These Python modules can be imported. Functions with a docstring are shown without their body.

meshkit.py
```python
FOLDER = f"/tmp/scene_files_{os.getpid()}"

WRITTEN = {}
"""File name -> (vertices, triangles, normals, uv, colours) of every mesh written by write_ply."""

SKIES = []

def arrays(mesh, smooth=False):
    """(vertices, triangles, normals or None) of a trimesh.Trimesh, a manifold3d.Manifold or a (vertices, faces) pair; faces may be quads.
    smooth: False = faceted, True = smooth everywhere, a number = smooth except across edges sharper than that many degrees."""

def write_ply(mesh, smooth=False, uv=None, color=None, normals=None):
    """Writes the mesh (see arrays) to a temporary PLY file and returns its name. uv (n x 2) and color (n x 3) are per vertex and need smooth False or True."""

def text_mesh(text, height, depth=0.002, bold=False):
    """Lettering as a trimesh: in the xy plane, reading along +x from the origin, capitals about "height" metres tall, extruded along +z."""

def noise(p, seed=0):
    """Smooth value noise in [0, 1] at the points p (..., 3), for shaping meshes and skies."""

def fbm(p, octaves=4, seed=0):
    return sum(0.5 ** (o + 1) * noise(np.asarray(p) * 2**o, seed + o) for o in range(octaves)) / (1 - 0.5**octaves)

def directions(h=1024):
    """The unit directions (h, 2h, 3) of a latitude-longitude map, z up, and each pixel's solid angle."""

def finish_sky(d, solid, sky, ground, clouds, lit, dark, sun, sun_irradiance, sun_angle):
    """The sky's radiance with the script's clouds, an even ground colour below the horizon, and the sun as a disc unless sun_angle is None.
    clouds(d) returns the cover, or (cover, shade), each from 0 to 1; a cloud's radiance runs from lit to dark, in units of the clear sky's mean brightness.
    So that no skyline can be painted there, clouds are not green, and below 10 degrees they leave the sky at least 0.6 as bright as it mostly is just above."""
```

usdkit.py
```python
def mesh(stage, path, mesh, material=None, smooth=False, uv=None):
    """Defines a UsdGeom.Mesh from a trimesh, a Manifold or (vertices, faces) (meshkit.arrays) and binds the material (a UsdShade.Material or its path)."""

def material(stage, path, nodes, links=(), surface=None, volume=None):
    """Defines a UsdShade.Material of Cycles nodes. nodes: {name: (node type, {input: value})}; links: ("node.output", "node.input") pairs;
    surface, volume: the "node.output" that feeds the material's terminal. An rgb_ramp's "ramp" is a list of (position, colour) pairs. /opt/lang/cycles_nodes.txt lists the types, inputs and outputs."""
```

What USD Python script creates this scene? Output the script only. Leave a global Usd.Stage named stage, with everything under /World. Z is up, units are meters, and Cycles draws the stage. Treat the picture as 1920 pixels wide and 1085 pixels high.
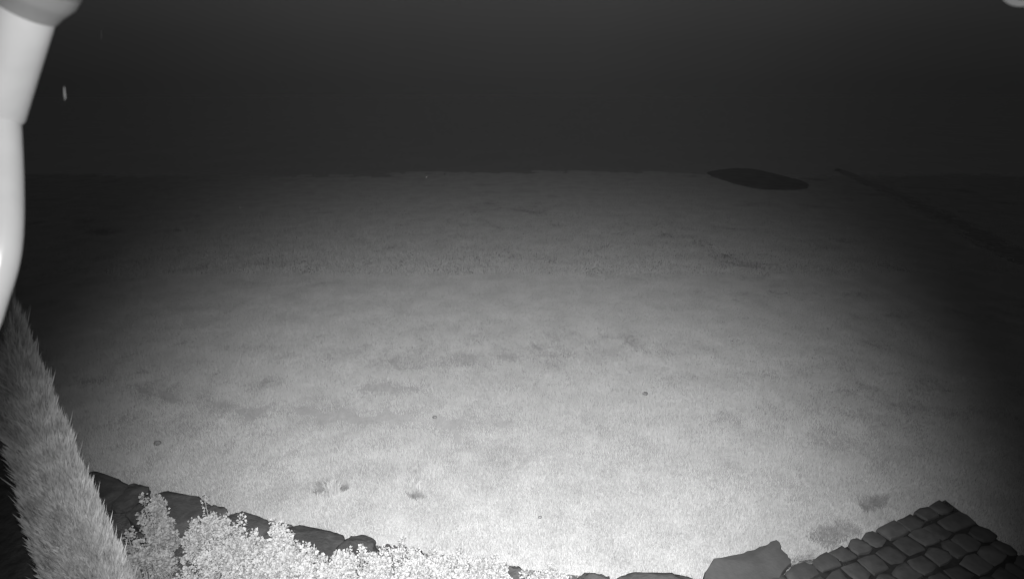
import math, numpy as np, trimesh, usdkit, meshkit
from pxr import Usd, UsdGeom, UsdLux, UsdShade, Gf, Sdf, Vt

stage = Usd.Stage.CreateInMemory()
UsdGeom.SetStageUpAxis(stage, 'Z')
UsdGeom.SetStageMetersPerUnit(stage, 1.0)
world = UsdGeom.Xform.Define(stage, '/World')
stage.SetDefaultPrim(world.GetPrim())
UsdGeom.Scope.Define(stage, '/World/Looks')
rng = np.random.default_rng(7)

# ------------------------------------------------------------------ camera
H, PITCH, FPX = 3.0, math.radians(20.0), 1000.0          # eye height, tilt, focal length in photograph pixels
cam = UsdGeom.Camera.Define(stage, '/World/camera')
cam.CreateHorizontalApertureAttr(36.0)
cam.CreateVerticalApertureAttr(36.0 * 578 / 1024)
cam.CreateFocalLengthAttr(36.0 * FPX / 1920)
cam.CreateClippingRangeAttr(Gf.Vec2f(0.02, 3000))
cam.CreateExposureAttr(0.0)
cam.CreateFStopAttr(36.0 * FPX / 1920 / 6.5)          # a 6.5 mm opening, focused far out on the lawn
cam.CreateFocusDistanceAttr(25.0)
cx = UsdGeom.Xformable(cam)
cx.AddTranslateOp().Set(Gf.Vec3d(0, 0, H))
cx.AddRotateXOp().Set(90 - math.degrees(PITCH))

# ------------------------------------------------------------------ night sky, faint moon, infrared lamp of the surveillance camera
SUN_EL, SUN_ROT = math.radians(40), math.radians(200)
dome = UsdLux.DomeLight.Define(stage, '/World/sky')
dome.CreateIntensityAttr(1.0)
sky_m = usdkit.material(stage, '/World/Looks/night_sky', {
    'tc': ('texture_coordinate', {}),
    'sep': ('separate_xyz', {}),
    'ramp': ('rgb_ramp', {'ramp': [(0, (0.265,) * 3), (0.02, (0.265,) * 3), (0.08, (0.36,) * 3), (0.17, (0.62,) * 3), (0.3, (0.85,) * 3), (1, (0.85,) * 3)]}),
    'sky': ('sky_texture', {'sky_type': 'single_scattering', 'sun_disc': False, 'sun_elevation': SUN_EL, 'sun_rotation': SUN_ROT}),
    'bw': ('rgb_to_bw', {}),
    'flat': ('mix_color', {'blend_type': 'mix', 'fac': 0.93, 'b': (5.0, 5.0, 5.0), 'use_clamp': False}),
    'mul': ('mix_color', {'blend_type': 'multiply', 'fac': 1.0}),
    'noise': ('noise_texture', {'scale': 1.4, 'detail': 3}),
    'nr': ('map_range', {'from_min': 0.3, 'from_max': 0.7, 'to_min': 0.9, 'to_max': 1.1}),
    'mul2': ('mix_color', {'blend_type': 'multiply', 'fac': 1.0, 'use_clamp': False}),
    'bg': ('background_shader', {'strength': 0.0085}),
}, [('tc.generated', 'sep.vector'), ('sep.z', 'ramp.fac'), ('sky.color', 'bw.color'), ('bw.val', 'flat.a'), ('flat.result', 'mul.a'), ('ramp.color', 'mul.b'),
    ('tc.generated', 'noise.vector'), ('noise.fac', 'nr.value'), ('mul.result', 'mul2.a'), ('nr.result', 'mul2.b'), ('mul2.result', 'bg.color')], surface='bg.background')
UsdShade.MaterialBindingAPI.Apply(dome.GetPrim()).Bind(sky_m)
dome.GetPrim().SetCustomDataByKey('label', 'dark grey night sky over the lawn')
dome.GetPrim().SetCustomDataByKey('kind', 'structure')

moon = UsdLux.DistantLight.Define(stage, '/World/moon')
moon.CreateNormalizeAttr(True); moon.CreateIntensityAttr(0.004); moon.CreateAngleAttr(0.5)
mx = UsdGeom.Xformable(moon)
mx.AddRotateZOp().Set(-math.degrees(SUN_ROT)); mx.AddRotateXOp().Set(math.degrees(SUN_EL) - 90)

def lamp(name, intensity, angle=None, soft=0.0, aim_pitch=0.0, aim_yaw=0.0, pos=(0.0, 0.02, H + 0.05), radius=0.012):
    l = UsdLux.SphereLight.Define(stage, '/World/' + name)
    l.CreateRadiusAttr(radius); l.CreateIntensityAttr(intensity); l.CreateNormalizeAttr(True)
    x = UsdGeom.Xformable(l)
    x.AddTranslateOp().Set(Gf.Vec3d(*pos)); x.AddRotateZOp().Set(aim_yaw); x.AddRotateXOp().Set(90 - aim_pitch)
    if angle:
        s = UsdLux.ShapingAPI.Apply(l.GetPrim())
        s.CreateShapingConeAngleAttr(angle); s.CreateShapingConeSoftnessAttr(soft)
    return l
lamp('infrared_beam', 930.0, 43.8, 0.96, aim_pitch=36.5, aim_yaw=0.4)
lamp('infrared_spill', 13.5)

# ------------------------------------------------------------------ helpers
used = {}
def path_for(parent, name):
    base = f'{parent}/{name}'
    n = used.get(base, 0); used[base] = n + 1
    return base if n == 0 else f'{base}_{n:03d}'
def tag(p, label=None, category=None, group=None, kind=None):
    p = p.GetPrim() if hasattr(p, 'GetPrim') else p
    for k, v in (('label', label), ('category', category), ('group', group), ('kind', kind)):
        if v: p.SetCustomDataByKey(k, v)
    return p
def obj(name, mesh, mat, parent='/World', smooth=False):
    parent = parent if isinstance(parent, str) else str(parent.GetPath())
    return usdkit.mesh(stage, path_for(parent, name), mesh, mat, smooth)
def thing(name, label, category, loc=(0, 0, 0), rz=0.0, group=None, kind=None):
    x = UsdGeom.Xform.Define(stage, path_for('/World', name))
    x.AddTranslateOp().Set(Gf.Vec3d(*map(float, loc))); x.AddRotateZOp().Set(float(rz))
    tag(x, label, category, group, kind)
    return x
def ray(px, py):
    x, y = (px - 960) / FPX, (py - 542.5) / FPX
    return np.array([x, math.cos(PITCH) - y * math.sin(PITCH), -math.sin(PITCH) - y * math.cos(PITCH)])
def ground(px, py, z=0.0):
    r = ray(px, py); return np.array([0, 0, H]) + r * ((z - H) / r[2])
def deep(px, py, d):
    return np.array([0, 0, H]) + ray(px, py) * d

def mat(name, color, rough=0.8, var=0.2, scale=6.0, bump=0.0, bump_scale=40.0, spec=0.3, stretch=(1, 1, 1), translucent=0.0, dist=0.01, each=0.0):
    """A grey (infrared) material: colour varied by noise at the surface's position, with fine relief."""
    c0, c1 = max(color * (1 - var), 0.005), min(color * (1 + var), 0.9)
    nodes = {'g': ('geometry', {}), 'm': ('mapping', {'scale': stretch}), 'n': ('noise_texture', {'scale': scale, 'detail': 5, 'roughness': 0.6}),
             'r': ('rgb_ramp', {'ramp': [(0.3, (c0,) * 3), (0.7, (c1,) * 3)]}),
             'p': ('principled_bsdf', {'roughness': rough, 'specular_ior_level': spec})}
    links = [('g.position', 'm.vector'), ('m.vector', 'n.vector'), ('n.fac', 'r.fac'), ('r.color', 'p.base_color')]
    if bump:
        nodes['bn'] = ('noise_texture', {'scale': bump_scale, 'detail': 6, 'roughness': 0.65}); nodes['b'] = ('bump', {'strength': bump, 'distance': dist})
        links += [('g.position', 'bn.vector'), ('bn.fac', 'b.height'), ('b.normal', 'p.normal')]
    if each:
        nodes['o'] = ('object_info', {}); nodes['om'] = ('map_range', {'to_min': 1 - each, 'to_max': 1 + each}); nodes['ox'] = ('mix_color', {'blend_type': 'multiply', 'fac': 1.0})
        links = [l for l in links if l[1] != 'p.base_color'] + [('o.random', 'om.value'), ('r.color', 'ox.a'), ('om.result', 'ox.b'), ('ox.result', 'p.base_color')]
    out = 'p.BSDF'
    if translucent:
        nodes['t'] = ('translucent_bsdf', {}); nodes['x'] = ('mix_closure', {'fac': translucent})
        links += [('r.color', 't.color'), ('p.BSDF', 'x.closure1'), ('t.BSDF', 'x.closure2')]
        out = 'x.closure'
    return usdkit.material(stage, f'/World/Looks/{name}', nodes, links, surface=out)

M = dict(
    soil=mat('lawn_soil', 0.29, 0.95, 0.2, 5.0, 0.5, 60, 0.1),
    grass=mat('grass_blade', 0.46, 0.6, 0.10, 2.2, spec=0.15, translucent=0.42),
    grass_dark=mat('worn_grass', 0.28, 0.7, 0.10, 2.2, spec=0.2, translucent=0.25),
    withered_and_shade=mat('withered_and_shade_grass', 0.18, 0.9, 0.3, 12.0, spec=0.1),
    field=mat('bare_field', 0.30, 1.0, 0.05, 0.3, spec=0.0),
    path=mat('asphalt', 0.17, 0.95, 0.25, 9.0, 0.3, 80, 0.1),
    bed=mat('bed_soil', 0.07, 1.0, 0.4, 12.0, 0.8, 50, 0.1, dist=0.02),
    cobble=[mat(f'cobble_{k}', c, 0.85, 0.25, 14.0, 0.5, 90, 0.25, each=0.2) for k, c in zip('abc', (0.042, 0.052, 0.038))],
    clod=mat('earth_clod', 0.13, 1.0, 0.4, 60.0, 0.6, 120, 0.1, dist=0.004),
    earth=mat('bare_earth', 0.075, 1.0, 0.3, 2.0, 0.5, 20, 0.1),
    joint=mat('joint_soil', 0.018, 1.0, 0.4, 20.0, 0.6, 80, 0.1),
    rock=mat('dark_rock', 0.046, 0.9, 0.3, 9.0, 0.7, 45, 0.2, dist=0.015, each=0.3),
    slab=mat('grey_slab', 0.055, 0.9, 0.2, 9.0, 0.4, 60, 0.2),
    conifer=mat('conifer_spray', 0.36, 0.7, 0.3, 13.0, spec=0.2, translucent=0.2),
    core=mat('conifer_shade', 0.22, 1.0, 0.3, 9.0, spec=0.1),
    bark=mat('bark', 0.16, 0.95, 0.3, 20.0, 0.6, 60, 0.1),
    leaf=mat('shrub_leaf', 0.39, 0.75, 0.12, 7.0, spec=0.1, translucent=0.35),
    leaf_dull=mat('dull_shrub_leaf', 0.33, 0.7, 0.25, 9.0, spec=0.15, translucent=0.42),
    pvc=mat('white_plastic', 0.74, 0.24, 0.07, 9.0, 0.05, 25, 0.5),
    zinc=mat('gutter_plastic', 0.34, 0.4, 0.06, 8.0, spec=0.5),
    insect_dim=mat('moth_body', 0.12, 0.7, 0.1, 50.0, spec=0.15, translucent=0.42),
    insect=mat('insect_body', 0.6, 0.6, 0.1, 50.0, spec=0.3, translucent=0.4),
)

# ------------------------------------------------------------------ ground: field, lawn, path, planting bed
def sheet(poly, z, step=None):
    """A flat sheet over a simple polygon."""
    from shapely import Polygon
    v, f = trimesh.creation.triangulate_polygon(Polygon(poly), engine='earcut')
    return np.column_stack([v, np.full(len(v), z)]), f
f_ = 900.0
g = obj('field', (np.array([[-f_, -60, -0.03], [f_, -60, -0.03], [f_, f_, -0.03], [-f_, f_, -0.03]]), np.array([[0, 1, 2], [0, 2, 3]])), M['field'])
tag(g, 'dark bare ground stretching away beyond the lawn', kind='structure')

# border of the lawn on the house side, in metres (taken at the front of the edging stones and of the paving)
front = np.array([[-14, 7.5], [-8, 5.3], [-4.6, 4.05], [-3.25, 3.5], [-2.2, 3.22], [-1.0, 2.95], [0, 2.75], [0.85, 2.63], [1.5, 2.62], [1.95, 2.74], [1.95, -2], [14, -2]])
far_y = 22.6
def front_y(x):
    return np.interp(x, front[:10, 0], front[:10, 1])
import shapely
o_ = np.array([1.60, 2.60]); e_ = np.array([3.40, 3.385]) - o_; e_len = np.linalg.norm(e_); e_ /= e_len; n_ = np.array([e_[1], -e_[0]])   # edge row of the paving
corner = o_ + e_ * e_len
pave_poly = [o_ - e_ * .2 + n_ * .03, corner + n_ * .02 - e_ * .02, corner + n_ * 1.6 - e_ * .40, o_ + n_ * 1.6 - e_ * .2]
def lawn_in(x, y):
    ok = np.where(x < 1.75, y > front_y(x), (y > 1.0) & ((y > 2.6) | (x > 2.5))) & (y < far_y + 0.25 * np.sin(x * 0.9) + 0.2 * np.sin(x * 2.3 + 1))
    return ok & ~shapely.contains_xy(shapely.Polygon(pave_poly).buffer(-.01), x, y)
lawn_poly = [(-26, 7.5)] + [tuple(p) for p in front] + [(26, -2), (26, far_y)] + [(x, far_y + 0.25 * math.sin(x * 0.9) + 0.2 * math.sin(x * 2.3 + 1)) for x in np.linspace(25, -25, 101)] + [(-26, far_y)]
lawn = obj('lawn', sheet(lawn_poly, 0.0), M['soil'])
tag(lawn, 'pale lawn in front of the house, lit by infrared', kind='structure')

# worn streaks of the lawn: (px, py) of the two ends in the photograph, half width in metres, strength
streaks = [((505, 772), (930, 795), 0.19, 1 * .99), ((380, 758), (560, 790), 0.13, 0.7), ((690, 722), (800, 735), 0.17, 0.8), ((735, 690), (880, 682), 0.16, 0.6), ((265, 733), (360, 757), 0.11, 0.8),
           ((380, 760), (520, 785), 0.12, 0.35), ((240, 790), (560, 830), 0.15, 0.6), ((560, 825), (720, 835), 0.10, 0.35), ((1235, 425), (1420, 515), 0.55, 0.62), ((1330, 480), (1400, 512), 0.3, 0.5),
           ((930, 850), (1180, 868), 0.10, 0.3), ((400, 880), (640, 905), 0.08, 0.35), ((900, 390), (1000, 395), 0.5, 0.25), ((1090, 515), (1200, 520), 0.3, 0.25),
           ((1560, 835), (1640, 820), 0.10, 0.45), ((1655, 812), (1720, 800), 0.08, 0.3), ((1400, 900), (1560, 850), 0.08, 0.25), ((1620, 880), (1740, 850), 0.08, 0.35),
           ((1120, 1020), (1300, 1010), 0.06, 0.2), ((820, 985), (930, 1000), 0.06, 0.2), ((1450, 700), (1700, 640), 0.2, 0.2), ((620, 600), (800, 610), 0.2, 0.2),
           # bare earth, then tuft shade painted as short dark crescents of grass
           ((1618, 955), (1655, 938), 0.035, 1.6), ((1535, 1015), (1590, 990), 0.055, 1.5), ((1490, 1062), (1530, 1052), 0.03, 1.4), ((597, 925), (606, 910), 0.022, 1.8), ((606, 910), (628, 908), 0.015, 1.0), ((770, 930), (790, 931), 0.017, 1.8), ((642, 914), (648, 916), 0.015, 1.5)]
streaks = [(ground(*a)[:2], ground(*b)[:2], w, s) for a, b, w, s in streaks]
def wear(x, y):
    p = np.stack([x, y], -1); out = np.zeros(len(x))
    jig = meshkit.fbm(np.column_stack([x * 3, y * 3, 0 * x]), 4, 5) - 0.5
    for a, b, w, s in streaks:
        d = b - a; L = np.dot(d, d)
        t = np.clip(((p - a) @ d) / L, 0, 1)
        r = np.linalg.norm(p - a - t[:, None] * d, axis=1)
        out = np.maximum(out, s * np.exp(-(np.maximum(r + jig * w * 1.0, 0) / w) ** 2))
    near = np.exp(-np.maximum(y - 2.6, 0) / 3.5); c_ = y - .055 * x * x * near + .012 * x * np.abs(x) * (1 - near) * (x > 0)
    n = meshkit.fbm(np.column_stack([x * 0.26, c_ * 1.9, 0 * x]), 4, 11)
    return out + np.clip((n - 0.52) * 1.9, 0, 0.4)

# the dark path that curves along the right of the lawn
c = np.array([[13.9, 22.9], [13.6, 21.8], [12.2, 16.8], [11.1, 13.2], [10.3, 11.0], [9.9, 9.0], [9.8, 6], [9.9, 2]])
tt = np.linspace(0, len(c) - 1, 60)
from scipy.interpolate import CubicSpline
cs = CubicSpline(np.arange(len(c)), c)
cc, dd = cs(tt), cs(tt, 1); nn = np.column_stack([-dd[:, 1], dd[:, 0]]); nn /= np.linalg.norm(nn, axis=1, keepdims=True)
wd_ = (0.42 * np.clip(np.linspace(0.02, 3, 60), 0, 1) ** .7)[:, None]
L_, R_ = cc + nn * wd_, cc - nn * wd_
pv = np.vstack([np.column_stack([L_, np.full(60, .012)]), np.column_stack([R_, np.full(60, .012)])]); k = np.arange(59)
pa = obj('path', (pv, np.vstack([np.column_stack([k, k + 1, k + 61]), np.column_stack([k, k + 61, k + 60])])), M['path'])
tag(pa, 'narrow dark path curving along the right side of the lawn', kind='structure')

# ------------------------------------------------------------------ grass: blades that stand up from the lawn
def patch(seed, radius, n, h, w):
    r = np.random.default_rng(seed)
    a, q = r.uniform(0, 2 * np.pi, n), radius * np.sqrt(r.uniform(0, 1, n))
    base = np.column_stack([q * np.cos(a), q * np.sin(a), np.zeros(n)])
    hh = h * r.uniform(0.55, 1.25, n); lean = r.uniform(0, 0.85, n) * hh; la = r.uniform(0, 2 * np.pi, n); ta = r.uniform(0, 2 * np.pi, n)
    side = np.column_stack([np.cos(ta), np.sin(ta), 0 * ta]) * (w * r.uniform(.7, 1.3, n) / 2)[:, None]
    tip = base + np.column_stack([lean * np.cos(la), lean * np.sin(la), hh])
    mid = base + np.column_stack([lean * np.cos(la) * .35, lean * np.sin(la) * .35, hh * .6])
    v = np.stack([base - side, base + side, mid + side * .85, mid - side * .85, tip], 1).reshape(-1, 3)
    k = np.arange(n)[:, None] * 5
    return v, np.vstack([k + [0, 1, 2], k + [0, 2, 3], k + [3, 2, 4]])
grass = UsdGeom.PointInstancer.Define(stage, '/World/grass')
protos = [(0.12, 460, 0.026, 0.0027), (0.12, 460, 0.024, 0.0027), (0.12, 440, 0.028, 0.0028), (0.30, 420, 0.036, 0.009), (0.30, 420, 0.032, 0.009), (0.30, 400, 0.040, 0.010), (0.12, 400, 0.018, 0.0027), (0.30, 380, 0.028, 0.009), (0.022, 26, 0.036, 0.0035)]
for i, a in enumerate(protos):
    usdkit.mesh(stage, f'/World/grass/blades_{i:03d}' if i else '/World/grass/blades', patch(100 + i, *a), M['withered_and_shade' if i == 8 else 'grass_dark' if i > 5 else 'grass'])
P, I, S = [], [], []
for (y0, y1, step, first) in ((2.0, 9.0, 0.095, 0), (9.0, 23.2, 0.25, 3)):
    xs, ys = np.meshgrid(np.arange(-26, 26, step), np.arange(y0, y1, step))
    x, y = (xs.ravel() + rng.uniform(-.5, .5, xs.size) * step, ys.ravel() + rng.uniform(-.5, .5, xs.size) * step)
    keep = lawn_in(x, y) & (np.abs(x) < 1.12 * y + 2.2)
    x, y = x[keep], y[keep]
    keep = np.min((x[:, None] - cc[None, :, 0]) ** 2 + (y[:, None] - cc[None, :, 1]) ** 2, axis=1) > .40 ** 2
    x, y = x[keep], y[keep]
    wr = np.minimum(wear(x, y), 1.0) * (1 if first == 0 else .65)
    keep = rng.uniform(0, 1, len(x)) > np.clip(wr * 0.25, 0, 0.4) + np.clip((y - far_y + 1.5 + .018 * np.minimum((x - 1.5) ** 2, 50) + (1.6 + .05 * np.minimum(np.abs(x), 12)) * (meshkit.fbm(np.column_stack([x * .5, y * .8, 0 * x]), 3, 77) - .5)) / 1.7, 0, 1)  # far grass thinned in an arch, imitating the light fading towards the sides
    x, y, wr = x[keep], y[keep], wr[keep]
    P.append(np.column_stack([x, y, np.zeros(len(x))])); I.append(np.where(rng.uniform(0, 1, len(x)) < wr * 0.95, 6 + (first == 3), first + rng.integers(0, 3, len(x))))
    s = (1 - np.clip(0.45 * wr, 0, 0.6)) * rng.uniform(0.85, 1.15, len(x))
    S.append(np.column_stack([np.ones(len(x)), np.ones(len(x)), s]))
# dark blades: withered on the scrapes, painted shade in the crescents by the tufts
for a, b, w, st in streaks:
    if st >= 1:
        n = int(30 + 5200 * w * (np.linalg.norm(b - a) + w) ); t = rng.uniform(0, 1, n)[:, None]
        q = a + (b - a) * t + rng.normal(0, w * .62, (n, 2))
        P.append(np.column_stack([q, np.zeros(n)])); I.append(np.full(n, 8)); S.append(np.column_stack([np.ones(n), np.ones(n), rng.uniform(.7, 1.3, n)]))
P, I, S = np.vstack(P), np.concatenate(I), np.vstack(S)
ang = rng.uniform(0, 2 * np.pi, len(P))
grass.CreatePrototypesRel().SetTargets([Sdf.Path(f'/World/grass/blades_{i:03d}' if i else '/World/grass/blades') for i in range(len(protos))])
grass.CreatePositionsAttr(Vt.Vec3fArray.FromNumpy(P.astype(np.float32)))
grass.CreateProtoIndicesAttr(Vt.IntArray.FromNumpy(I.astype(np.int32)))
grass.CreateScalesAttr(Vt.Vec3fArray.FromNumpy(S.astype(np.float32)))
grass.CreateOrientationsAttr(Vt.QuathArray([Gf.Quath(float(math.cos(a / 2)), 0.0, 0.0, float(math.sin(a / 2))) for a in ang]))
tag(grass, 'short pale grass growing all over the lawn', 'grass', kind='stuff')

bed_poly = [(-14, -1)] + [tuple(p + [0, 0.0]) for p in front[:9]] + [(1.5, 2.5), (1.4, -1)]
bx_ = sheet(bed_poly, -0.004)
bed = obj('planting_bed', bx_, M['bed']); tag(bed, 'dark soil of the planting bed under the shrubs', kind='structure')

# ------------------------------------------------------------------ paving of cobbles, right
def cobble(poly, z0, z1, r):
    """One cobble: a bulging, chamfered top over an uneven outline."""
    p = np.asarray(poly, float); c = p.mean(0)
    def ring(s, z): return np.column_stack([c + (p - c) * s, np.full(len(p), z) + r.uniform(-.002, .002, len(p))])
    n = len(p)
    tl = r.normal(0, .022, 2); v = np.vstack([ring(1.0, z0), ring(1.0, z1 - .020), ring(.94, z1 - .006), ring(.62, z1), [[c[0], c[1], z1 + .001]]]); v[2 * n:, 2] += (v[2 * n:, :2] - c) @ tl + r.normal(0, .0022, len(v) - 2 * n)
    k = np.arange(n); k1 = (k + 1) % n; f = []
    for q in range(3):
        f += [np.column_stack([q * n + k, q * n + k1, (q + 1) * n + k1]), np.column_stack([q * n + k, (q + 1) * n + k1, (q + 1) * n + k])]
    f.append(np.column_stack([3 * n + k, 3 * n + k1, np.full(n, 4 * n)]))
    return v, np.vstack(f)
pave = UsdGeom.Xform.Define(stage, '/World/paving'); tag(pave, 'terrace of dark grey cobbles at the corner of the lawn', kind='structure')
jp = pave_poly
obj('bedding', sheet([tuple(q) for q in jp], 0.027), M['joint'], pave)
rr = np.random.default_rng(31)
row, t = 0, 0.0
while t < 1.35:
    d = rr.uniform(.135, .165) if row else .125
    s = -0.2 + rr.uniform(-.1, .0)
    end = e_len - (.07 if row == 0 else .03) - t * 0.22 + rr.uniform(-.02, .02)
    while s < end:
        w = rr.uniform(.115, .20) * (1.25 if row == 0 else 1)
        if s + w > end - .10: w = end - s
        j = .009
        wob = lambda: rr.uniform(-.011, .011, 2)
        q = [(s + j, t + j), (s + w / 2, t + j * .5), (s + w - j, t + j), (s + w - j * .6, t + d / 2), (s + w - j, t + d - j), (s + w / 2, t + d - j * .6), (s + j, t + d - j), (s + j * .6, t + d / 2)]
        # corners drawn in a little
        m = np.mean(q, 0)
        pts = [o_ + e_ * a + n_ * b for (a, b) in [tuple(m + (np.array(u) - m) * (0.915 if i % 2 == 0 else 1.0) + wob()) for i, u in enumerate(q)]]
        obj('cobble', cobble(pts, 0.0, .05 + rr.uniform(-.008, .008), rr), M['cobble'][rr.integers(0, 3)], pave, smooth=50)
        s += w
    t += d; row += 1

# ------------------------------------------------------------------ dark edging stones along the bed
def rock(a, b, depth, h, seed, flat=0.68):
    """An irregular stone whose far edge runs from ground point a to b; it lies on the house side of that edge."""
    a, b = np.array(a), np.array(b); L = np.linalg.norm(b - a); e = (b - a) / L; n = np.array([e[1], -e[0]]); L *= 1.02
    m = trimesh.creation.icosphere(subdivisions=3); v = np.array(m.vertices)
    p = np.sign(v) * np.abs(v) ** flat
    p = p / np.abs(p).max(0)
    p = p * np.array([L / 2, depth / 2, h / 2])
    k = meshkit.fbm(v * 1.6 + seed * 3.1, 4, seed)[:, None] - .5
    p = p * (1 + k * .5) + v * (meshkit.fbm(v * 5 + seed, 3, seed + 9)[:, None] - .5) * .035
    c = (a + b) / 2 + n * depth / 2
    w = np.column_stack([c[0] + e[0] * p[:, 0] + n[0] * p[:, 1], c[1] + e[1] * p[:, 0] + n[1] * p[:, 1], h / 2 - .03 + p[:, 2]])
    return w, np.array(m.faces)
stones = [
    ((178, 893), (262, 928), .34, .15, 'large dark edging stone beside the conifer, leftmost of the row'),
    ((252, 914), (292, 926), .26, .12, 'small dark edging stone between the leftmost large one and the upright sprigs'),
    ((296, 932), (412, 958), .34, .15, 'broad dark edging stone right of the upright shrub sprigs'),
    ((402, 955), (436, 972), .26, .13, 'narrow dark edging stone between two broad flat ones'),
    ((430, 969), (520, 982), .30, .12, 'flat dark edging stone behind the rounded pale shrub mounds'),
    ((518, 984), (560, 994), .26, .10, 'edging stone mostly hidden behind the tall pale shrub mound'),
    ((540, 994), (660, 1013), .32, .13, 'longest smooth edging stone right of the tall pale shrub'),
    ((655, 1010), (716, 1022), .26, .12, 'pale grey edging stone where the shrubs start to hide the row'),
    ((716, 1022), (800, 1036), .24, .09, 'edging stone almost covered by pale leaves left of the frame middle'),
    ((930, 1062), (985, 1068), .22, .08, 'small edging stone showing dark between low pale leaves at the bottom edge'),
    ((1078, 1081), (1140, 1080), .22, .08, 'edging stone just visible at the bottom edge right of the last shrub'),
    ((1142, 1081), (1308, 1081), .25, .08, 'long edging stone at the bottom edge left of the big slab'),
]
for i, (a, b, d, h, lab) in enumerate(stones):
    s = obj('edging_stone', rock(ground(*a)[:2], ground(*b)[:2], d, h, 20 + i), M['rock'], smooth=60)
    tag(s, lab, 'stone', 'dark edging stones along the bed')
def slab(poly, z0, z1, seed):
    p = np.array([ground(*q)[:2] for q in poly]); 
    # subdivide the outline and roughen it
    q = np.vstack([np.linspace(p[i], p[(i + 1) % len(p)], 6)[:-1] for i in range(len(p))])
    r = np.random.default_rng(seed); q = q + r.normal(0, .006, q.shape)
    c = q.mean(0); n = len(q); rings = []
    for s, z in ((1, z0), (1.0, z1 - .025), (.97, z1 - .006), (.6, z1 + .004), (.3, z1 + .006)):
        w = c + (q - c) * s; rings.append(np.column_stack([w, z + .008 * (meshkit.fbm(np.column_stack([w * 6, 0 * w[:, 0]]), 3, seed) - .5)]))
    v = np.vstack(rings + [[[c[0], c[1], z1 + .006]]]); k = np.arange(n); k1 = (k + 1) % n; f = []
    for t in range(4):
        f += [np.column_stack([t * n + k, t * n + k1, (t + 1) * n + k1]), np.column_stack([t * n + k, (t + 1) * n + k1, (t + 1) * n + k])]
    f.append(np.column_stack([4 * n + k, 4 * n + k1, np.full(n, 5 * n)]))
    return trimesh.Trimesh(v, np.vstack(f), process=False)
sl = slab([(1312, 1086), (1345, 1055), (1400, 1045), (1456, 1021), (1476, 1050), (1482, 1064), (1440, 1110), (1330, 1130)], -0.02, 0.06, 3)
sl.fix_normals()
tag(obj('stone_slab', sl, M['slab'], smooth=40), 'big flat grey stone slab between the edging row and the cobbles', 'stone')

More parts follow.
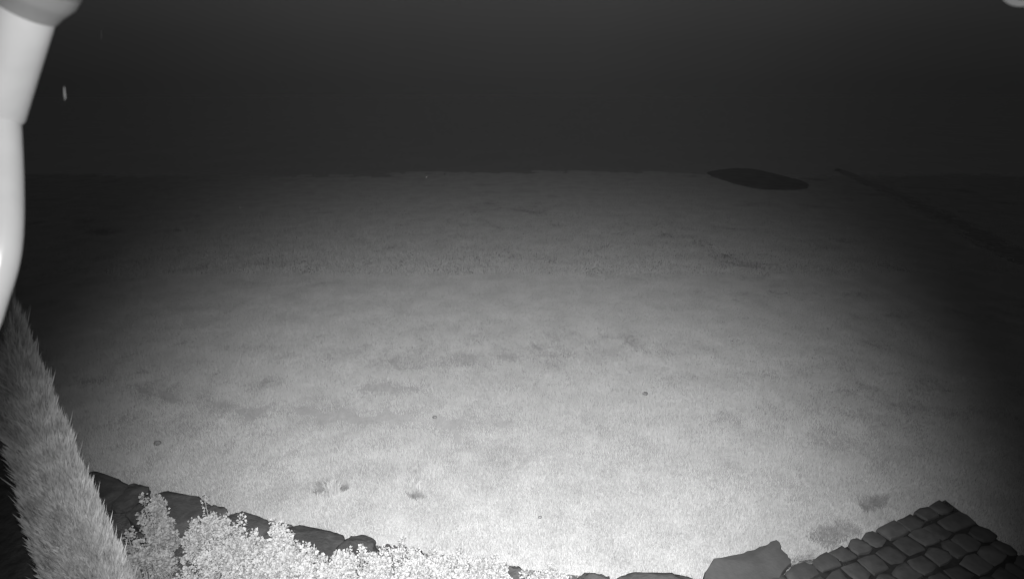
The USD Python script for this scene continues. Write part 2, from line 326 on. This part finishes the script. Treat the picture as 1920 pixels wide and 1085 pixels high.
def earth_ridge(path, w, h, seed):
    """Low, crumbly ridge of bare earth along a line of ground points."""
    p = np.array([ground(*q)[:2] for q in path]); u = np.linspace(0, len(p) - 1, 15)
    p = np.column_stack([np.interp(u, np.arange(len(p)), p[:, k]) for k in (0, 1)]); d = np.gradient(p, axis=0); d /= np.linalg.norm(d, axis=1, keepdims=True); q = np.column_stack([-d[:, 1], d[:, 0]])
    p[0] -= d[0] * w * .7; p[-1] += d[-1] * w * .7
    ww = w * np.sqrt(np.clip(1 - np.linspace(-1, 1, 15) ** 4, .03, 1)) * (.65 + .7 * meshkit.fbm(np.column_stack([p * 25, 0 * p[:, 0]]), 3, seed)); a = np.linspace(-1, 1, 9)
    v = np.stack([np.column_stack([p + q * (ww * t)[:, None], h * (1 - t * t) * np.minimum(1, ww / w) * (.6 + .8 * meshkit.fbm(np.column_stack([(p + q * w * t) * 60, 0 * ww]), 3, seed + 1)) - .004 + .012 * (1 - t * t)]) for t in a], 1)
    i, j = np.meshgrid(np.arange(14), np.arange(8), indexing='ij')
    return v.reshape(-1, 3), np.stack([i * 9 + j, (i + 1) * 9 + j, (i + 1) * 9 + j + 1, i * 9 + j + 1], -1).reshape(-1, 4)
for k_, (pp, w, h, lab) in enumerate([([(1486, 1064), (1540, 1052)], .035, .03, 'dark gap of earth right behind the stone slab')]):
    tag(obj('bare_earth', earth_ridge(pp, w, h, 70 + k_), M['bed'], smooth=True), lab, kind='structure')

# small clods on the lawn
for i, ((px, py), r, lab) in enumerate([((295, 829), .024, 'dark clod on the left of the lawn, above the large edging stone'), ((1210, 737), .022, 'dark clod on the lawn right of the middle'), ((815, 781), .016, 'small dark clod in the long worn streak'), ((1012, 968), .012, 'tiny dark clod on the brightest part of the lawn')]):
    m = trimesh.creation.icosphere(subdivisions=2); v = np.array(m.vertices); v = v * (.7 + .6 * meshkit.fbm(v * 2 + i * 5, 3, i)[:, None]) * r * np.array([1.3, 1, .9])
    p = ground(px, py, .03)
    tag(obj('clod', (v + [p[0], p[1], .026], m.faces), M['clod'], smooth=True), lab, 'clod', 'clods on the lawn')
# two raised tufts beside hollows whose shade is painted in dark blades
for (px, py, n, lab) in [(624, 922, 420, 'raised pale grass tuft ringed by painted shade, left one'), (776, 922, 240, 'low grass tuft above a short crescent of painted shade')]:
    p = ground(px, py)
    v, f = patch(int(px), .055, n, .085, .005)
    tag(obj('grass_tuft', (v + [p[0], p[1], 0], f), M['grass']), lab, 'grass tuft', 'raised tufts on the lawn')

# dark round bed far right
q = np.array([ground(1325, 322)[:2], ground(1400, 318)[:2], ground(1475, 332)[:2], ground(1520, 349)[:2], ground(1490, 360)[:2], ground(1425, 357)[:2], ground(1365, 344)[:2]])
qc = CubicSpline(np.arange(8), np.vstack([q, q[:1]]), bc_type='periodic')(np.linspace(0, 7, 57)[:-1])
c = qc.mean(0); n = len(qc); rings = []
for s, z in ((1.0, -.02), (.98, .035), (.94, .06), (.7, .08), (.35, .09)):
    w = c + (qc - c) * s * (.86 + .24 * meshkit.fbm(np.column_stack([qc * 1.3, 0 * qc[:, 0]]), 3, 8))[:, None]; rings.append(np.column_stack([w, z + .04 * (meshkit.fbm(np.column_stack([w * 2, 0 * w[:, 0]]), 3, 4) - .5) * (z > 0)]))
v = np.vstack(rings + [[[c[0], c[1], .09]]]); k = np.arange(n); k1 = (k + 1) % n; f = []
for t in range(4):
    f += [np.column_stack([t * n + k, t * n + k1, (t + 1) * n + k1]), np.column_stack([t * n + k, (t + 1) * n + k1, (t + 1) * n + k])]
f.append(np.column_stack([4 * n + k, 4 * n + k1, np.full(n, 5 * n)]))
hb = trimesh.Trimesh(v, np.vstack(f), process=False); hb.fix_normals()
tag(obj('garden_bed', hb, M['earth'], smooth=True), 'dark round bed of bare earth far off on the lawn', 'garden bed')

# ------------------------------------------------------------------ conifer, left
tree = thing('conifer_tree', 'slim columnar conifer with upright feathery sprays beside the downpipe', 'tree', (-2.22, 2.12, 0))
TH, TR = 3.0, 0.172
def cone_r(z, a):
    t = np.clip(z / TH, 0, 1)
    lobes = 1 + .15 * np.sin(3 * a + 1.2 * z + .6) + .06 * np.sin(7 * a - 3 * z)
    return TR * (np.clip(1 - t, 0, 1) ** .8) * lobes
tk = trimesh.creation.cone(radius=.05, height=1.7, sections=10); obj('trunk', tk, M['bark'], tree, smooth=40)
zz, aa = np.meshgrid(np.linspace(.08, TH - .12, 40), np.linspace(0, 2 * np.pi, 36, endpoint=False), indexing='ij')
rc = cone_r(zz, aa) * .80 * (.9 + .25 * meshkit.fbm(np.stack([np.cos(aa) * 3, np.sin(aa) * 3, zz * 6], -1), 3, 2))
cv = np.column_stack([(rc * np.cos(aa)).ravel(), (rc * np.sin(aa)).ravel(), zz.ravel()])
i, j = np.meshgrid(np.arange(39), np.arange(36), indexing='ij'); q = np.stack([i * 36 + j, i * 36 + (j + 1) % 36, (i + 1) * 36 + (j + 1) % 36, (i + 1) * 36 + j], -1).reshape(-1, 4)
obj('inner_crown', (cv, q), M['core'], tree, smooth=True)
r = np.random.default_rng(4)
n = 64000
z = TH * (1 - np.sqrt(r.uniform(0.0, 1, n))) * .99; z = np.clip(z, .06, TH - .02); a = r.uniform(0, 2 * np.pi, n)
rad = cone_r(z, a) * r.uniform(.76, 1.0, n)
clump = meshkit.fbm(np.column_stack([np.cos(a) * 4, np.sin(a) * 4, z * 7]), 3, 6)
rad *= .80 + .46 * clump
base = np.column_stack([rad * np.cos(a), rad * np.sin(a), z])
out = np.column_stack([np.cos(a), np.sin(a), 0 * a]); tang = np.column_stack([-np.sin(a), np.cos(a), 0 * a])
ln = r.uniform(.03, .075, n) * np.where(r.uniform(0, 1, n) < .05, r.uniform(1.2, 2.2, n), 1)
d = out * r.uniform(.05, .5, n)[:, None] + tang * r.normal(0, .22, n)[:, None] + np.array([0, 0, 1.0]); d /= np.linalg.norm(d, axis=1, keepdims=True)
sd = np.cross(d, r.normal(0, 1, (n, 3))); sd /= np.linalg.norm(sd, axis=1, keepdims=True); wd = (r.uniform(.0012, .0032, n))[:, None]
v = np.stack([base - sd * wd * .4, base + sd * wd * .4, base + d * (ln * .55)[:, None] + sd * wd, base + d * (ln * .55)[:, None] - sd * wd, base + d * ln[:, None]], 1).reshape(-1, 3)
k = np.arange(n)[:, None] * 5
obj('crown', (v, np.vstack([k + [0, 1, 2], k + [0, 2, 3], k + [3, 2, 4]])), M['conifer'], tree)

# ------------------------------------------------------------------ shrubs in the bed
def shrub(px, py, z_at, rx, ry, h, sprigs, leaves, seed, lab, matl='leaf', size=.017, upright=0.0, spread=.045):
    """A mound of leafy sprigs. (px, py) is where the top of the mound stands in the photograph, z_at its height."""
    r = np.random.default_rng(seed)
    p = ground(px, py, z_at); s = thing('shrub', lab, 'shrub', (p[0], p[1], 0), 0, 'leafy shrubs in the planting bed')
    ends, stems = [], []
    for i in range(sprigs):
        a, q = r.uniform(0, 2 * np.pi), math.sqrt(r.uniform(0, 1))
        x, y = rx * q * math.cos(a), ry * q * math.sin(a)
        if meshkit.fbm(np.array([[x * 9 + seed, y * 9, 0.0]]), 2, seed)[0] < .34: continue
        top = (rr_ := (1 + (r.uniform() < .07) * r.uniform(.15, .4))) * h * math.sqrt(max(1 - q * q * .92, .02)) * r.uniform(.55, 1.15) + upright * r.uniform(0, 1) ** 3
        e = np.array([x, y, top]); b = np.array([x * .3, y * .3, .0])
        ends.append((e, b))
        if i % 2 == 0:
            m = (e + b) / 2 + np.array([x, y, 0]) * .15
            stems.append(np.array([b, m, e]))
    V, n0, F = [], 0, []
    for st in stems:
        ang = np.linspace(0, 2 * np.pi, 4)[:-1]
        for t_, rad in zip(st, (.006, .004, .002)):
            V.append(np.column_stack([t_[0] + rad * np.cos(ang), t_[1] + rad * np.sin(ang), np.full(3, t_[2])]))
        for g_ in range(2):
            for u in range(3):
                A, B, C, D = n0 + g_ * 3 + u, n0 + g_ * 3 + (u + 1) % 3, n0 + g_ * 3 + 3 + (u + 1) % 3, n0 + g_ * 3 + 3 + u
                F += [[A, B, C], [A, C, D]]
        n0 += 9
    obj('stem', (np.vstack(V), np.array(F)), M['bark'], s)
    E = np.repeat(np.array([e for e, _ in ends]), leaves, 0); B = np.repeat(np.array([b for _, b in ends]), leaves, 0)
    n = len(E)
    t = r.uniform(0, 1, n) ** 3 * .42
    c = E + (B - E) * (t * np.minimum(1, .2 / np.maximum(np.linalg.norm(E - B, axis=1), .05)))[:, None] * 1.6
    dirs = r.normal(0, 1, (n, 3)); dirs /= np.linalg.norm(dirs, axis=1, keepdims=True)
    c = c + dirs * (spread * r.uniform(.25, 1, n))[:, None]; c[:, 2] = np.maximum(c[:, 2], .01)
    ax = dirs + np.array([0, -.1, .5]) * 1.0 + r.normal(0, .3, (n, 3)); ax /= np.linalg.norm(ax, axis=1, keepdims=True)
    sd = np.cross(ax, r.normal(0, 1, (n, 3))); sd /= np.linalg.norm(sd, axis=1, keepdims=True)
    L = (size * r.uniform(.7, 1.35, n))[:, None]; W = L * .45
    nr = np.cross(ax, sd)
    v = np.stack([c, c + ax * L * .45 + sd * W + nr * L * .08, c + ax * L, c + ax * L * .45 - sd * W + nr * L * .08], 1).reshape(-1, 3)
    k = np.arange(n)[:, None] * 4
    obj('foliage', (v, np.vstack([k + [0, 1, 2], k + [0, 2, 3]])), M[matl], s)
    return s
shrubs = [
    (262, 975, .40, .17, .17, .38, 70, 60, 'dull grey shrub with upright sprigs right beside the conifer', 'leaf_dull', .018, .10, .035),
    (255, 1045, .32, .20, .18, .33, 80, 60, 'dull low shrub in front of the upright sprigs, near the conifer foot', 'leaf_dull', .018, .05, .04),
    (292, 936, .45, .05, .06, .45, 34, 60, 'tallest thin sprig clump standing up before the dark stones', 'leaf_dull', .018, .10, .03),
    (385, 972, .34, .17, .17, .33, 90, 70, 'rounded pale shrub mound in front of the broad dark stone', 'leaf', .017, .03, .04),
    (380, 1045, .30, .19, .18, .30, 90, 70, 'pale shrub at the bottom edge with a dark gap on its left', 'leaf', .017, .03, .04),
    (450, 1010, .30, .20, .17, .29, 90, 70, 'pale leafy shrub below the narrow dark stone', 'leaf', .017, .03, .04),
    (515, 1000, .36, .13, .15, .36, 80, 70, 'tall pale shrub mound in front of the edging row', 'leaf', .017, .05, .04),
    (560, 1050, .26, .20, .17, .26, 90, 70, 'brightest round shrub below the longest stone', 'leaf', .018, .03, .045),
    (660, 1043, .24, .20, .16, .23, 90, 70, 'pale shrub with loose twigs under the pale grey stone', 'leaf', .016, .06, .04),
    (740, 1040, .22, .20, .16, .21, 90, 70, 'spreading pale shrub covering the end of the visible stones', 'leaf', .015, .06, .04),
    (830, 1050, .20, .22, .15, .18, 90, 70, 'low pale shrub left of the small dark gap', 'leaf', .014, .05, .04),
    (910, 1062, .18, .18, .14, .16, 70, 70, 'low feathery shrub at the bottom edge beside the dark gap', 'leaf', .014, .05, .035),
    (1020, 1070, .16, .16, .12, .14, 60, 60, 'last thin low shrub at the bottom edge before bare edging stones', 'leaf', .014, .04, .035),
    (470, 1075, .26, .25, .16, .25, 90, 60, 'pale shrub cut by the bottom edge below the tall mound', 'leaf', .017, .03, .045),
    (700, 1085, .20, .28, .16, .18, 90, 60, 'pale shrub cut by the bottom edge under the loose twigs', 'leaf', .016, .03, .045),
    (850, 1090, .17, .28, .16, .15, 90, 60, 'pale shrub cut by the bottom edge in the low feathery part', 'leaf', .015, .03, .045),
]
for i, (px, py, z_at, rx, ry, h, ns, nl, lab, ml, size, up, spr) in enumerate(shrubs):
    shrub(px, py, z_at, rx, ry, h, int(ns * .85), 64, 60 + i, lab, ml, size * .95, up, spr * .62)

# ------------------------------------------------------------------ downpipe and gutter, close to the camera
def sweep(pts, radii, sides=40, cap=True):
    pts = np.asarray(pts, float); t = np.gradient(pts, axis=0); t /= np.linalg.norm(t, axis=1, keepdims=True)
    u = np.cross(t, [1.0, 0, 0]); u /= np.linalg.norm(u, axis=1, keepdims=True); w = np.cross(t, u)
    a = np.linspace(0, 2 * np.pi, sides, endpoint=False)
    v = pts[:, None] + np.asarray(radii)[:, None, None] * (np.cos(a)[None, :, None] * u[:, None] + np.sin(a)[None, :, None] * w[:, None])
    n = len(pts); i, j = np.meshgrid(np.arange(n - 1), np.arange(sides), indexing='ij')
    q = np.stack([i * sides + j, i * sides + (j + 1) % sides, (i + 1) * sides + (j + 1) % sides, (i + 1) * sides + j], -1).reshape(-1, 4)
    m = trimesh.Trimesh(v.reshape(-1, 3), np.vstack([q[:, [0, 1, 2]], q[:, [0, 2, 3]]]), process=False)
    m.fix_normals()
    return m
top = deep(46, 30, .80); low = deep(-4, 212, .86)
pipe = UsdGeom.Xform.Define(stage, path_for('/World', 'downpipe')); tag(pipe, 'white plastic rainwater downpipe with a swan neck at the left edge', 'downpipe')
up_axis = (top - low) / np.linalg.norm(top - low)
obj('socket', sweep([low + up_axis * .0015, low, low + up_axis * .003, low + up_axis * .02, (low + top) / 2, top, top + up_axis * .02], [.030, .0335, .0345, .0345, .0347, .0355, .0355]), M['pvc'], pipe, smooth=35)
ctrl = np.array([low + up_axis * .02 , deep(2, 212, .86), deep(6, 300, .85), deep(7, 400, .84), deep(-2, 490, .83), deep(-27, 570, .82), deep(-61, 640, .81), deep(-170, 760, .83), deep(-270, 900, .80)])
lp = CubicSpline(np.arange(len(ctrl)), ctrl)(np.linspace(0, len(ctrl) - 1, 60))
obj('bend', sweep(lp, np.full(60, .0245)), M['pvc'], pipe, smooth=35)

gut = UsdGeom.Xform.Define(stage, path_for('/World', 'gutter')); tag(gut, 'pale rain gutter with its outlet above the downpipe', 'gutter')
gr = .068; gy, gz = top[1], H + .153 * top[1] + gr
def channel(x0, x1, ro, th, a0=math.pi, a1=2 * math.pi, n=24):
    a = np.linspace(a0, a1, n); o = np.column_stack([ro * np.cos(a), ro * np.sin(a)]); i_ = np.column_stack([(ro - th) * np.cos(a), (ro - th) * np.sin(a)])[::-1]
    from shapely import Polygon
    m = trimesh.creation.extrude_polygon(Polygon(np.vstack([o, i_])), x1 - x0, engine='earcut')
    v = np.array(m.vertices); m.vertices = np.column_stack([x0 + v[:, 2], gy + v[:, 0], gz + v[:, 1]])
    m.fix_normals(); return m
obj('channel', channel(-1.6, 1.6, gr, .003), M['zinc'], gut, smooth=40)
# outlet: flared funnel from the channel into the socket
oa = [top + up_axis * q for q in (.0105, .0095, .014, .020, .027, .034, .042, .06)]
obj('outlet', sweep(oa, [.034, .0385, .040, .042, .0455, .049, .053, .056]), M['zinc'], gut, smooth=40)
obj('joint_sleeve', channel(.768, .86, gr + .012, .009), M['zinc'], gut, smooth=40)

hz = trimesh.creation.box((1900, 1010, 4.6)); hz.apply_translation([0, 430, 1.3])
hm = usdkit.material(stage, '/World/Looks/night_mist', {'v': ('principled_volume', {'color': (.9, .9, .9), 'density': 4.0e-5, 'anisotropy': 0.0})}, [], volume='v.volume')
tag(obj('haze', hz, hm), 'thin night mist glowing faintly in the lamp light', kind='stuff')

# ------------------------------------------------------------------ insects in the lamp light
def insect_parts(L):
    body = trimesh.creation.icosphere(subdivisions=2); v = np.array(body.vertices) * [.05 * L, .05 * L, .5 * L]; v[:, :2] *= (1 - .5 * np.clip(-v[:, 2:] / (.5 * L), 0, 1))
    wings = []; q = .45
    for s in (-1, 1):
        w = np.array([[0, 0, .18 * L], [s * .10 * L * q, .04 * L, .05 * L], [s * .13 * L * q, .05 * L, -.3 * L], [s * .05 * L * q, .05 * L, -.38 * L]])
        wings.append((w, np.array([[0, 1, 2], [0, 2, 3]])))
    return (v, body.faces), wings
for (px, py, d, L, tilt, lab) in [(121, 176, .95, .025, 14, 'slender pale insect hovering right of the downpipe collar'), (190, 66, 1.3, .024, 18, 'fainter slender insect up near the gutter outlet'),
                                  (800, 332, 2.4, .010, 60, 'tiny pale moth in front of the far lawn edge'), (450, 389, 2.2, .009, -40, 'tiny pale moth left of the middle over the dim lawn')]:
    p = deep(px, py, d)
    x = UsdGeom.Xform.Define(stage, path_for('/World', 'flying_insect')); x.AddTranslateOp().Set(Gf.Vec3d(*map(float, p))); x.AddRotateYOp().Set(float(tilt))
    tag(x, lab, 'insect', 'insects in the lamp light')
    b, ws = insect_parts(L); mm = M['insect' if d < 1 else 'insect_dim']; obj('body', b, mm, x, smooth=True)
    for w in ws: obj('wing', w, mm, x)
